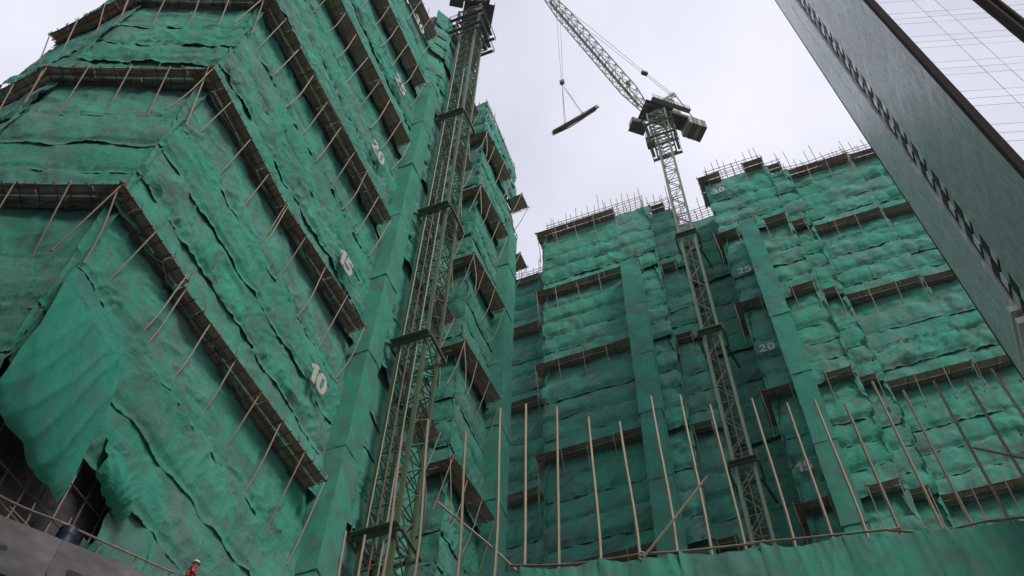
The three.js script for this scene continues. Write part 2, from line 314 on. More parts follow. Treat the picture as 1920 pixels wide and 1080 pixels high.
// ---------------------------------------------------------------- left tower
const AL = L => 11.46 + 3 * L, BL = L => 15.4 + 3 * L;
const towerA = thing('wrapped_tower', 'tall left tower wrapped in green net, nearest the camera, brown platforms running diagonally', 'building', W3(-30, DECK, 24));
{
  const T = towerA, near = { res: 7, amp: 1.0, puff: 0.5, w: 5, plat: 41.46, pattern: [3.3, 3.3, 3.4, 5.0], wander: 0.5, ff: 0.38, fa: 0.13 };
  const core = [[-42.3, 11.95], [-34.2, 11.4], [-27.1, 14.5], [-27.2, 34.6], [-26.0, 36.4], [-26.0, 44.6], [-33, 44.6], [-45, 30]];
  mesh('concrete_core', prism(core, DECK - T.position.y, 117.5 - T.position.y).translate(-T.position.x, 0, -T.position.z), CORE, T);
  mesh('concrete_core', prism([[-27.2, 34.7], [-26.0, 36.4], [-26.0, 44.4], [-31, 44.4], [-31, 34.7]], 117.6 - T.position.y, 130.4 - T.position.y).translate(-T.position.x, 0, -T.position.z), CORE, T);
  // main face, with the loose bottom rows left out where the cloth hangs open
  wallNet(T, [-26.4, 14.1], [-26.4, 34.6], 26.46, 116.46, { ...near, skip: (u, y) => y < 29 && u < 7.6 });
  wallNet(T, [-26.4, 21.6], [-26.4, 34.6], 23.46, 26.46, { ...near, pattern: [3], w: 4.3 });
  wallNet(T, [-26.4, 14.1], [-26.4, 34.6], 116.46, 119.46, { ...near, pattern: [3] });
  // angled face and the far left face
  wallNet(T, [-34.4, 10.8], [-26.4, 14.1], 26.46, 86.46, { ...near, w: 4.4 });
  wallNet(T, [-42.3, 11.35], [-34.4, 10.8], 41.46, 91.46, { ...near, w: 4, res: 6, plat: undefined });
  wallNet(T, [-34.4, 10.8], [-26.4, 14.1], 86.46, 101.46, { ...near, w: 4.4, res: 4 });
  wallNet(T, [-26.4, 21.75], [-26.4, 24.4], 26.46, 29.76, { ...near, w: 2.7 });
  wallNet(T, [-26.4, 34.6], [-25.4, 36.2], 92.46, 131.46, { ...near, pattern: [3], w: 2 });
  // strip beyond the chute
  wallNet(T, [-25.4, 36.2], [-25.4, 44.6], 26.46, 131.46, { ...near, w: 4.2, res: 6, amp: 1.0 });
  for (const L of [10, 15, 20, 25, 30, 35]) {
    const y = AL(L), o = { near: L < 25, stubs: L < 30, sp: 2.35, w: 1.35, sr: L < 20 ? 0.05 : 0.055 };
    if (L === 10) { platform(T, [-25.55, 13.2], [-25.5, 19.0], y, o); platform(T, [-25.75, 19.25], [-25.0, 33.4], y - 0.15, o); }
    else if (L === 15) { platform(T, [-25.35, 13.2], [-25.65, 23], y, o); platform(T, [-25.65, 23.02], [-24.95, 33.4], y - 0.04, o); }
    else platform(T, [-25.35, 13.2], [-24.9, 33.3], y, o);
    if (L <= 20) platform(T, [-34.7, 9.75], [-25.6, 13.3], y, { ...o, grey: true, sp: 2.4, w: 1.25 });
    if (L <= 20 && L > 10) platform(T, [-42.2, 10.3], [-34.85, 9.75], y, { ...o, grey: L === 15, sp: 2.6, w: 1.25 });
    if (L >= 15) platform(T, [-24.0, 41.2], [-24.0, 44.5], y, { w: 1.5, sp: 3.2 });
  }
  chute(T, -26.5, -24.95, 34.45, 36.25, 26, 103.5, 9.6);
  roofScaffold(T, [-26.2, 14.3], [-26.2, 34.5], 119.4, { h: 3.4 });
  // dark room behind the opening: canes of the inner scaffold
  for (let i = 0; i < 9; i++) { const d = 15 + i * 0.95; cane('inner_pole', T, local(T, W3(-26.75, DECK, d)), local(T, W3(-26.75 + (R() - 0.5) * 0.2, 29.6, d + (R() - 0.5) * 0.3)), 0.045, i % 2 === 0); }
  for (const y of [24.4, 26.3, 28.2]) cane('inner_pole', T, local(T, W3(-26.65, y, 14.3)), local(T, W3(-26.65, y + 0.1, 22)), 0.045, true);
  cane('inner_pole', T, local(T, W3(-26.5, DECK, 18.6)), local(T, W3(-26.6, 27.6, 14.6)), 0.045);
}
// loose curtains hanging at the foot of the main face
function drape(name, parent, quad, nx, ny, out, mat) {        // quad: corner points bl, br, tr, tl as Vector3 in world space
  const sd = sheetSeed++ * 7.7, pos = [], uv = [], idx = [];
  const n = quad[1].clone().sub(quad[0]).cross(quad[3].clone().sub(quad[0])).normalize();
  for (let j = 0; j <= ny; j++) for (let i = 0; i <= nx; i++) {
    const u = i / nx, v = j / ny, a = quad[0].clone().lerp(quad[1], u).lerp(quad[3].clone().lerp(quad[2], u), v);
    const d = out * Math.sin(Math.PI * Math.pow(v, 0.6)) * Math.sin(Math.PI * (0.15 + 0.7 * u)) + 0.22 * ridge(N2(u * 2.4 + v * 1.3, v * 0.4, sd)) + 0.18 * N2(u * 1.6, v * 1.3, sd + 3) + 0.10 * ridge(N2(u * 4.5 - v * 2, v * 0.5, sd + 6));
    a.addScaledVector(n, d); a.y -= 0.35 * Math.sin(Math.PI * u) * (1 - v) + 0.2 * N2(u * 4, 1.7, sd + 11) * (1 - v); a.sub(parent.position);
    pos.push(a.x, a.y, a.z); uv.push(u * 4 + sd, v * 4 + sd);
  }
  for (let j = 0; j < ny; j++) for (let i = 0; i < nx; i++) { const a = j * (nx + 1) + i; idx.push(a, a + 1, a + nx + 2, a, a + nx + 2, a + nx + 1); }
  const g = new THREE.BufferGeometry(); g.setAttribute('position', new THREE.Float32BufferAttribute(pos, 3)); g.setAttribute('uv', new THREE.Float32BufferAttribute(uv, 2)); g.setIndex(idx); g.computeVertexNormals();
  return mesh(name, g, mat, parent);
}
drape('loose_net_curtain', towerA, [W3(-25.9, 27.4, 14.0), W3(-25.9, 26.4, 19.0), W3(-26.1, 34.0, 18.6), W3(-26.1, 34.6, 14.0)], 46, 46, 0.7, NET_LOOSE);
drape('loose_net_curtain', towerA, [W3(-26.15, 28.9, 19.9), W3(-26.15, 28.4, 22.2), W3(-26.2, 30.6, 22.4), W3(-26.2, 30.8, 19.7)], 26, 20, 0.6, NET_LOOSE);

// ---------------------------------------------------------------- middle wing
const wing = thing('wrapped_tower_wing', 'narrow green-netted wing in the middle, standing between the two crane masts', 'building', W3(-28, DECK, 52));
{
  const T = wing, o = { res: 6, amp: 1.0, puff: 0.7, w: 4, plat: 41.46 };
  mesh('concrete_core', prism([[-30, 48.6], [-25.7, 48.6], [-25.7, 58.4], [-32, 58.4]], 0, 126 - DECK).translate(28, 0, 52), CORE, T);
  mesh('concrete_core', prism([[-36, 45.5], [-29, 45.5], [-29, 58], [-36, 58]], 0, 118 - DECK).translate(28, 0, 52), CORE, T);
  wallNet(T, [-25.0, 48.0], [-25.0, 58.8], 35.46, 128.46, { ...o, w: 3.6 });
  wallNet(T, [-28.5, 47.9], [-25.0, 47.9], 35.46, 128.46, { ...o, w: 3.5 });
  wallNet(T, [-28.2, 44.6], [-28.2, 48.0], 35.46, 119.46, { ...o, w: 3.5, res: 4 });
  for (const L of [10, 15, 20, 25, 30, 35]) {
    platform(T, [-23.85, 46.75], [-23.3, 54.0], AL(L), { w: 1.4, sp: 2.3 });
    platform(T, [-26.4, 46.75], [-23.95, 46.75], AL(L), { w: 1.2, sp: 2.5 });
    if (L >= 30) platform(T, [-22.9, 56.7], [-22.8, 58.9], AL(L), { w: 2.2, sp: 2.2 });
  }
  chute(T, -25.1, -23.5, 54.7, 57.0, 32, 105.5, 9.2);
  roofScaffold(T, [-24.9, 48], [-24.9, 58.6], 127.6, { h: 2.4, sp: 1.3 });
}

// ---------------------------------------------------------------- far tower
const towerB = thing('wrapped_tower', 'broad green-netted tower across the back with stepped face and small brown platforms', 'building', W3(-2, DECK, 74));
{
  const T = towerB, o = { res: 5, amp: 1.15, w: 4.8, topRow: true, plat: 60.4, rec: 0.42, ee: 0.45 };
  const y0 = 45.4, yt = 120.4, core = [[-30, 71.5], [-22.2, 71.5], [-22.2, 67.1], [-9.2, 67.1], [-9.2, 68.5], [-6.0, 68.5], [-6.0, 71.6], [0.9, 71.6], [0.9, 66.5], [7.4, 66.5], [7.4, 68.0], [10, 68], [10, 69.6], [18.2, 69.6], [18.2, 70], [32, 70], [32, 88], [-30, 88]];
  mesh('concrete_core', prism(core, 0, 120.6 - DECK).translate(2, 0, 74), CORE, T);
  const walls = [
    [[-30, 70.6], [-22.9, 70.6], { w: 3.6, topRow: false }], [[-22.9, 66.2], [-8.5, 66.2], {}], [[-8.5, 66.3], [-8.5, 67.5], { w: 1.3 }], [[-8.4, 67.6], [-5.2, 67.6], { w: 3.3 }],
    [[-5.2, 67.7], [-5.2, 70.6], { w: 3 }], [[-5.2, 70.7], [0.2, 70.7], { w: 2.8 }], [[0.3, 65.6], [7.9, 65.6], { w: 3.9 }],
    [[7.9, 65.7], [7.9, 67.1], { w: 1.4 }], [[7.9, 67.2], [10.3, 67.2], { w: 2.5 }], [[10.3, 67.3], [10.3, 68.6], { w: 1.3 }], [[10.3, 68.7], [18.6, 68.7], { w: 4.2 }], [[18.6, 69.1], [30, 69.1], { w: 3.8 }],
    [[-22.9, 70.6], [-22.9, 66.2], { w: 4.4, res: 3 }], [[0.3, 70.7], [0.3, 65.6], { w: 5, res: 3 }],
  ];
  for (const [a, b, e] of walls) wallNet(T, a, b, y0, a[0] === -30 ? 117.4 : yt, { ...o, ...e });
  for (const L of [15, 20, 25, 30, 35]) {
    const y = BL(L), p = { w: 1.6, sp: 2.7 };
    platform(T, [-24.0, 65.1], [-12.75, 65.0], y, p);
    platform(T, [-24.0, 70.0], [-24.0, 65.2], y - 0.05, { w: 1.1, struts: false });
    if (L < 35) platform(T, [-29, 69.3], [-25.2, 69.2], y, { ...p, sp: 3 });
    platform(T, [-7.95, 66.45], [-6.1, 66.45], y, { w: 1.3, sp: 1.8 });
    platform(T, [-0.8, 64.55], [2.1, 64.5], y, { ...p, sp: 2.2 });
    platform(T, [-0.8, 69.2], [-0.8, 64.65], y - 0.05, { w: 1.1, struts: false });
    platform(T, [5.3, 64.45], [7.9, 64.4], y, { ...p, sp: 2.5 });
    platform(T, [8.3, 66.0], [9.95, 66.0], y, { w: 1.3, sp: 1.6 });
    platform(T, [10.4, 67.5], [18.5, 67.6], y, p);
    platform(T, [18.75, 68.0], [28, 68.1], y, p);
  }
  platform(T, [-29, 69.3], [-25.2, 69.2], 116.9, { w: 1.3, sp: 3 });
  chute(T, -12.55, -10.35, 63.9, 65.7, 48, 104.2, 9.4);
  chute(T, 2.35, 4.3, 63.0, 65.0, 46, 103.4, 9.6);
  for (const [a, b] of [[[-22.5, 66.0], [-9, 66.0]], [[-8.2, 67.4], [-5.4, 67.4]], [[-5.0, 70.5], [0, 70.5]], [[0.5, 65.5], [7.7, 65.5]], [[8, 67.0], [10.1, 67.0]], [[10.5, 68.5], [18.4, 68.5]], [[18.8, 68.9], [29, 68.9]], [[-29, 70.4], [-23, 70.4]]])
    roofScaffold(T, a, b, a[0] === -29 ? 118.2 : 121.2, { h: 3.6 });
}

// ---------------------------------------------------------------- floor numbers on the nets
const font = await new FontLoader().loadAsync('fonts/droid/droid_sans_bold.typeface.json');
const DIGIT = std(0.80, 0.80, 0.77, 0.8, { map: grainTex }), BACKING = std(0.10, 0.12, 0.11, 0.9);
function number(txt, X, y, D, rot, label, k = 1) {
  const g = thing('floor_number_sign', label, 'number sign', W3(X, y, D), 'floor numbers on the nets'); g.rotation.y = rot; g.scale.set(k, k, 1);
  let x = 0; const parts = [];
  for (const ch of txt) {
    const tg = new TextGeometry(ch, { font, size: 1.45, depth: 0.05, curveSegments: 6, bevelEnabled: true, bevelThickness: 0.01, bevelSize: 0.035, bevelSegments: 1 });
    tg.computeBoundingBox(); const w = tg.boundingBox.max.x - tg.boundingBox.min.x; tg.translate(x - tg.boundingBox.min.x, -0.72, 0); x += w + 0.14; parts.push(tg);
  }
  for (const tg of parts) {
    tg.translate(-x / 2, 0, 0); const p = tg.attributes.position; for (let i = 0; i < p.count; i++) p.setZ(i, p.getZ(i) + 0.05 * Math.sin(p.getY(i) * 2.1 + p.getX(i) * 1.3)); tg.computeVertexNormals();
    mesh('digit', tg, DIGIT, g);
  }
  for (const yy of [-0.82, 0.82]) span('batten', TUBE, BAMBOO_DARK[0], g, new THREE.Vector3(-x / 2 - 0.3, yy, -0.06), new THREE.Vector3(x / 2 + 0.25, yy, -0.06), 0.03);
}
for (const [i, [t, y, D]] of [['10', 47.9, 31.0], ['15', 60.4, 30.3], ['20', 78.2, 30.1], ['25', 94.2, 30.3], ['30', 113.1, 30.4]].entries())
  number(t, -25.6, y, D, Math.PI / 2, `white number ${t} on the left tower, ${['lowest', 'second from the bottom', 'middle', 'second from the top', 'topmost'][i]} of its five number signs`);
for (const [i, [t, y, X]] of [['15', 64.6, 0.95], ['20', 81.9, 1.05], ['25', 96.5, 1.3], ['30', 115.9, 1.3]].entries())
  number(t, X + 0.1, y, 64.8, 0, `white number ${t} on the far tower beside the right chute, ${['lowest', 'second lowest', 'second highest', 'highest'][i]} of four`, 0.72);

// ---------------------------------------------------------------- crane masts and heads
function lattice(parent, name, w, y0, y1, sh, mat, legR, brR, dens) {
  const n = Math.round((y1 - y0) / sh), h = (y1 - y0) / n, c = [[-1, -1], [1, -1], [1, 1], [-1, 1]].map(p => [p[0] * w / 2, p[1] * w / 2]);
  for (const [x, z] of c) span(name + '_leg', BAR, mat, parent, new THREE.Vector3(x, y0, z), new THREE.Vector3(x, y1, z), legR * 2);
  for (let i = 0; i < n; i++) {
    const s = sub(name + '_section', parent), a = y0 + i * h, b = a + h;
    for (let k = 0; k < 4; k++) {
      const p = c[k], q = c[(k + 1) % 4], V = (t, y) => new THREE.Vector3(t[0], y, t[1]);
      span('rail', TUBE, mat, s, V(p, a), V(q, a), brR);
      const fl = (i + k) % 2; span('brace', TUBE, mat, s, V(fl ? p : q, a), V(fl ? q : p, b), brR);
      if (dens) span('brace', TUBE, mat, s, V(fl ? q : p, a), V(fl ? p : q, b), brR * 0.8);
    }
  }
}
function collar(parent, y, w, ties, mat) {
  const g = sub('mast_collar', parent), o = w / 2 + 0.35;
  for (const [a, b] of [[[-o, -o], [o, -o]], [[o, -o], [o, o]], [[o, o], [-o, o]], [[-o, o], [-o, -o]]]) span('collar_beam', BAR, mat, g, new THREE.Vector3(a[0] * 1.15, y, a[1]), new THREE.Vector3(b[0] * 1.15, y, b[1]), 0.2, 0.24);
  for (const [x, z] of ties) span('tie_beam', BAR, mat, g, new THREE.Vector3(Math.sign(x) * o * 0.9, y, Math.sign(z) * o * 0.9), new THREE.Vector3(x, y + 0.02, z), 0.2);
  for (const [x, z] of [[-o, -o], [o, -o], [o, o], [-o, o]]) span('guard_post', TUBE, mat, g, new THREE.Vector3(x * 1.12, y, z * 1.12), new THREE.Vector3(x * 1.12, y + 1.1, z * 1.12), 0.035);
  mesh('walkway', boxG(w + 0.9, 0.06, 0.55, 0, y + 0.2, o + 0.2), mat, g);
}
// climbing cage, slewing deck, cab, winches, counterweights, A-frame and jib; +x local is the jib side
function craneHead(crane, top, heading, jibLen, jibEl, mw, mats) {
  const [m1, m2, m3] = mats;
  const cage = sub('climbing_cage', crane), cw = mw / 2 + 0.55;
  for (const x of [-cw, cw]) for (const z of [-cw, cw]) span('cage_post', BAR, m2, cage, new THREE.Vector3(x, top - 11, z), new THREE.Vector3(x, top - 1.2, z), 0.24);
  for (const y of [-11, -8.6, -6.2, -3.8, -1.6]) for (const [a, b] of [[[-1, -1], [1, -1]], [[1, -1], [1, 1]], [[1, 1], [-1, 1]], [[-1, 1], [-1, -1]]]) {
    span('cage_rail', BAR, m2, cage, new THREE.Vector3(a[0] * cw, top + y, a[1] * cw), new THREE.Vector3(b[0] * cw, top + y, b[1] * cw), 0.16);
    if (y < -2) span('cage_brace', TUBE, m2, cage, new THREE.Vector3(a[0] * cw, top + y, a[1] * cw), new THREE.Vector3(b[0] * cw, top + y + 2.3, b[1] * cw), 0.07);
  }
  for (const y of [-10.8, -6.1]) {
    for (const s of [-1, 1]) { mesh('cage_walkway', boxG(2 * cw + 1.5, 0.05, 0.42, 0, top + y, s * (cw + 0.5)), m2, cage); mesh('cage_walkway', boxG(0.42, 0.05, 2 * cw - 0.05, s * (cw + 0.5), top + y + 0.01, 0), m2, cage); }
    for (const s of [-1, 1]) for (const t of [-1, 0, 1]) for (const ax of [0, 1]) { const x = ax ? s * (cw + 0.8) : t * (cw + 0.8), z = ax ? t * (cw + 0.8) : s * (cw + 0.8); span('cage_guard', TUBE, m2, cage, new THREE.Vector3(x, top + y, z), new THREE.Vector3(x, top + y + 1.15, z), 0.035); }
    for (const hh of [0.6, 1.12]) for (const s of [-1, 1]) { const e = cw + 0.8; span('cage_guard', TUBE, m2, cage, new THREE.Vector3(-e, top + y + hh, s * e), new THREE.Vector3(e, top + y + hh, s * e), 0.03); span('cage_guard', TUBE, m2, cage, new THREE.Vector3(s * e, top + y + hh, -e), new THREE.Vector3(s * e, top + y + hh, e), 0.03); }
  }
  mesh('hydraulic_unit', new RoundedBoxGeometry(1.1, 2.6, 0.9, 2, 0.06).translate(-cw - 0.5, top - 9.2, 0.4), m3, cage);
  const ring = new THREE.CylinderGeometry(mw * 0.72, mw * 0.62, 1.2, 24).translate(0, top - 0.6, 0); mesh('slewing_ring', ring, m3, crane);
  const H = sub('slewing_deck', crane); H.position.y = top; H.rotation.y = heading;
  const B = (n, w, h, d, x, y, z, m, rr = 0.05) => mesh(n, new RoundedBoxGeometry(w, h, d, 2, rr).translate(x, y, z), m, H);
  B('deck_girder', 8.6, 0.55, 0.35, -2.0, 0.45, 1.05, m3); B('deck_girder', 8.6, 0.55, 0.35, -2.0, 0.45, -1.05, m3);
  for (const x of [-5.8, -4.2, -2.6, -1.0, 0.6, 2.0]) B('deck_beam', 0.25, 0.4, 1.7, x, 0.42, 0, m3);
  B('deck_plate', 4.6, 0.08, 3.4, 0.2, 0.78, 0, m3, 0.02); B('deck_plate', 4.2, 0.08, 2.6, -4.3, 0.79, 0, m3, 0.02);
  for (let k = 0; k < 4; k++) B('counterweight', 0.72, 2.6, 2.7, -5.0 - k * 0.78, -0.35, 0, k % 2 ? m3 : m2, 0.08);
  B('machinery_house', 2.1, 1.7, 2.2, -2.9, 1.72, 0.1, m3, 0.1); B('motor_cover', 1.2, 1.3, 1.3, -0.4, 1.5, -1.2, m2, 0.1);
  for (const [x, y, r, l] of [[-0.7, 1.55, 0.65, 1.7], [-4.6, 1.5, 0.6, 1.8]]) {
    const dr = new THREE.LatheGeometry([[0, -l / 2], [r * 1.25, -l / 2], [r * 1.25, -l / 2 + 0.1], [r, -l / 2 + 0.1], [r, l / 2 - 0.1], [r * 1.25, l / 2 - 0.1], [r * 1.25, l / 2], [0, l / 2]].map(q => new THREE.Vector2(...q)), 20); dr.rotateX(Math.PI / 2); dr.translate(x, y, 0.35); mesh('winch_drum', dr, m3, H);
  }
  // cab on a bracket beside the deck
  const cab = sub('operator_cab', H); cab.position.set(2.1, 0.15, 2.75);
  mesh('cab_body', new RoundedBoxGeometry(2.3, 2.1, 1.5, 3, 0.14).translate(0, 0.5, 0), m3, cab);
  const gl = new THREE.MeshPhysicalMaterial({ color: 0x22303a, roughness: 0.08, metalness: 0.2 });
  mesh('cab_window', boxG(0.05, 1.2, 1.1, 1.16, 0.75, 0), gl, cab); mesh('cab_window', boxG(1.5, 0.95, 0.05, 0.1, 0.85, 0.76), gl, cab);
  mesh('cab_floor', boxG(2.6, 0.08, 1.9, 0, -0.58, 0), m3, cab); mesh('cab_bracket', boxG(0.3, 0.3, 1.9, -0.2, -0.15, -1.3), m3, cab);
  const wk = sub('side_walkway', H); mesh('grating', boxG(6.5, 0.06, 0.8, -1.5, 0.72, -2.1), m2, wk);
  for (let x = -4.6; x <= 1.7; x += 1.05) span('guard_post', TUBE, m2, wk, new THREE.Vector3(x, 0.72, -2.45), new THREE.Vector3(x, 1.85, -2.45), 0.035);
  for (const y of [1.3, 1.83]) span('guard_rail', TUBE, m2, wk, new THREE.Vector3(-4.7, y, -2.45), new THREE.Vector3(1.8, y, -2.45), 0.035);
  // A-frame
  const af = sub('a_frame', H), apex = new THREE.Vector3(-4.0, 11.4, 0);
  for (const s of [-0.9, 0.9]) {
    const a = new THREE.Vector3(1.0, 0.9, s), b = apex.clone().setZ(s * 0.55), a2 = a.clone().add(new THREE.Vector3(-0.75, 0, 0)), b2 = b.clone().add(new THREE.Vector3(-0.35, -0.5, 0));
    span('frame_chord', BAR, m1, af, a, b, 0.28); span('frame_chord', BAR, m1, af, a2, b2, 0.2);
    for (let k = 0; k < 7; k++) span('frame_brace', TUBE, m1, af, a.clone().lerp(b, k / 7), a2.clone().lerp(b2, (k + 1) / 7), 0.07);
    span('back_stay', TUBE, m2, af, b, new THREE.Vector3(-6.2, 0.8, s), 0.09);
  }
  for (let k = 1; k <= 5; k++) { const t = k / 5.2; span('frame_cross', TUBE, m1, af, new THREE.Vector3(1 - 5 * t, 0.9 + 10.5 * t, -0.9 + 0.35 * t), new THREE.Vector3(1 - 5 * t, 0.9 + 10.5 * t, 0.9 - 0.35 * t), 0.08); }
  const sheave = new THREE.TorusGeometry(0.5, 0.14, 8, 20); sheave.translate(apex.x, apex.y + 0.1, 0); mesh('sheave', sheave, m1, af);
  // jib
  const jib = sub('lattice_jib', H); jib.position.set(1.9, 1.1, 0); jib.rotation.z = jibEl;
  const jw = t => 0.5 + 0.42 * Math.min(1, t * 7, (1 - t) * 5 + 0.15), bays = Math.round(jibLen / 1.45);
  const C = (t, a, b) => new THREE.Vector3(t * jibLen, a * jw(t) * 1.05, b * jw(t));
  const seg = [0, 0.14, 0.8, 1];
  for (const [a, b] of [[1, 1], [1, -1], [-1, 1], [-1, -1]]) for (let k = 0; k < 3; k++) span('jib_chord', TUBE, m1, jib, C(seg[k], a, b), C(seg[k + 1], a, b), 0.10);
  for (let i = 0; i < bays; i++) {
    const t = i / bays, u = (i + 1) / bays, f = i % 2;
    for (const [p, q] of [[[1, 1], [1, -1]], [[-1, 1], [-1, -1]], [[1, 1], [-1, 1]], [[1, -1], [-1, -1]]]) span('jib_brace', TUBE, m1, jib, C(t, ...(f ? p : q)), C(u, ...(f ? q : p)), 0.05);
    if (i % 2 === 0) for (const a of [1, -1]) span('jib_cross', TUBE, m1, jib, C(t, a, 1), C(t, a, -1), 0.05);
  }
  mesh('jib_walkway', boxG(jibLen * 0.9, 0.05, 0.5, jibLen * 0.47, -0.75, 0), m2, jib);
  mesh('jib_head', new RoundedBoxGeometry(1.3, 1.0, 0.8, 2, 0.1).translate(jibLen + 0.3, 0, 0), m1, jib);
  mesh('jib_lamp', new RoundedBoxGeometry(1.2, 0.5, 0.4, 2, 0.05).translate(jibLen * 0.2, 1.15, 0), m3, jib);
  // luffing ropes from the A-frame to the jib
  const tip = new THREE.Vector3(jibLen * 0.93, 0.9, 0).applyAxisAngle(new THREE.Vector3(0, 0, 1), jibEl).add(jib.position), lf = sub('luffing_rope', H);
  const mid = apex.clone().lerp(tip, 0.22);
  for (const s of [-0.18, 0.18]) { span('rope', TUBE, CABLE, lf, apex.clone().setZ(s), mid.clone().setZ(s), 0.04); span('rope', TUBE, CABLE, lf, mid.clone().setZ(s), tip.clone().setZ(s * 2.4), 0.035); }
  mesh('rope_block', new RoundedBoxGeometry(1.1, 0.7, 0.7, 2, 0.1).translate(mid.x, mid.y, 0), m3, lf);
  return { H, jibTip: () => new THREE.Vector3(jibLen + 0.3, 0, 0) };
}
// left mast beside the left tower
const crane1 = thing('tower_crane', 'dark green tower crane mast climbing the left tower, its head cut by the top edge', 'crane', W3(-23.1, DECK, 38.05));
lattice(crane1, 'mast', 2.05, 0, 128 - DECK, 2.4, STEEL_GREEN, 0.13, 0.055, true);
for (const y of [39.5, 58.1, 77.6, 98.5]) collar(crane1, y - DECK, 2.05, [[-2.4, -2.2], [-2.4, 2.2]], STEEL_GREEN);
for (const [x, y1, m, r] of [[-0.1, 88, RUST, 0.06], [0.55, 112, STEEL_WHITE, 0.05], [-0.75, 122, STEEL_WHITE, 0.05]]) span('riser_pipe', TUBE, m, crane1, new THREE.Vector3(x, 0, 1.28), new THREE.Vector3(x, y1 - DECK, 1.28), r);
craneHead(crane1, 136 - DECK, -58 * RAD, 42, 66 * RAD, 2.05, [STEEL_DARK, STEEL_DARK, STEEL_DARK]);
// right mast in the recess of the far tower
const crane2 = thing('tower_crane', 'pale green tower crane with luffing jib rising above the far tower', 'crane', W3(-3.95, DECK, 65.3));
lattice(crane2, 'mast', 1.7, 0, 142 - DECK, 2.5, STEEL_PALE, 0.13, 0.055, false);
for (const y of [66.1, 86.1, 106.5]) collar(crane2, y - DECK, 1.7, [[-1.8, -4.6], [1.8, -4.6]], STEEL_GREEN);
span('riser_pipe', TUBE, RUST, crane2, new THREE.Vector3(0.05, 0, 1.0), new THREE.Vector3(0.05, 118 - DECK, 1.0), 0.05);
const jibDir = Math.atan2(10.0, -12.1);                      // towards the load, left and nearer
craneHead(crane2, 145.5 - DECK, Math.atan2(-10.0, -12.1), 45, 69 * RAD, 1.7, [STEEL_PALE, STEEL_PALE, STEEL_DARK]);

// hoist rope with hook block, and the bundle it carries
const LX = -16.1, LD = 55.2, HOOK = 146;
const hoist = thing('hoist_rope', 'thin hoist ropes and black hook block above the hanging bundle', 'crane hook', W3(LX, HOOK, LD));
for (const s of [-0.22, 0.22]) span('rope', TUBE, CABLE, hoist, new THREE.Vector3(s * 0.5, 0.6, 0), new THREE.Vector3(s * 2, 45, 0), 0.03);
{
  const hb = new RoundedBoxGeometry(0.75, 1.1, 0.5, 3, 0.15); hb.translate(0, 0.2, 0); mesh('hook_block', hb, CABLE, hoist);
  const hk = new THREE.TorusGeometry(0.28, 0.09, 8, 20, Math.PI * 1.5); hk.rotateZ(-Math.PI * 0.75); hk.translate(0, -0.62, 0); mesh('hook', hk, CABLE, hoist);
}
const bundle = thing('pole_bundle', 'long bundle of bamboo poles hanging tilted from the right crane', 'bundle', W3(-15.6, 139.0, 58.6));
{
  const a = new THREE.Vector3(-4.0, -0.2, -1.0), b = new THREE.Vector3(4.2, 0.2, 0.6), d = b.clone().sub(a).normalize();
  for (let i = 0; i < 22; i++) { const ox = (R() - 0.5) * 0.7, oy = (R() - 0.5) * 0.55, e0 = R() * 0.9, e1 = R() * 0.9; cane('bundled_pole', bundle, a.clone().add(new THREE.Vector3(0, oy, ox)).addScaledVector(d, e0), b.clone().add(new THREE.Vector3(0, oy, ox)).addScaledVector(d, -e1), 0.075, i % 3 > 0); }
  for (const t of [0.3, 0.68]) { const p = a.clone().lerp(b, t), tg = new THREE.TorusGeometry(0.48, 0.05, 6, 16); tg.rotateY(Math.PI / 2); tg.translate(p.x, p.y, p.z); mesh('lashing', tg, CABLE, bundle); const top = W3(LX, HOOK - 0.8, LD).sub(bundle.position); for (const s of [-0.4, 0.4]) span('sling', TUBE, CABLE, bundle, p.clone().add(new THREE.Vector3(0, 0, s)), top, 0.03); }
}

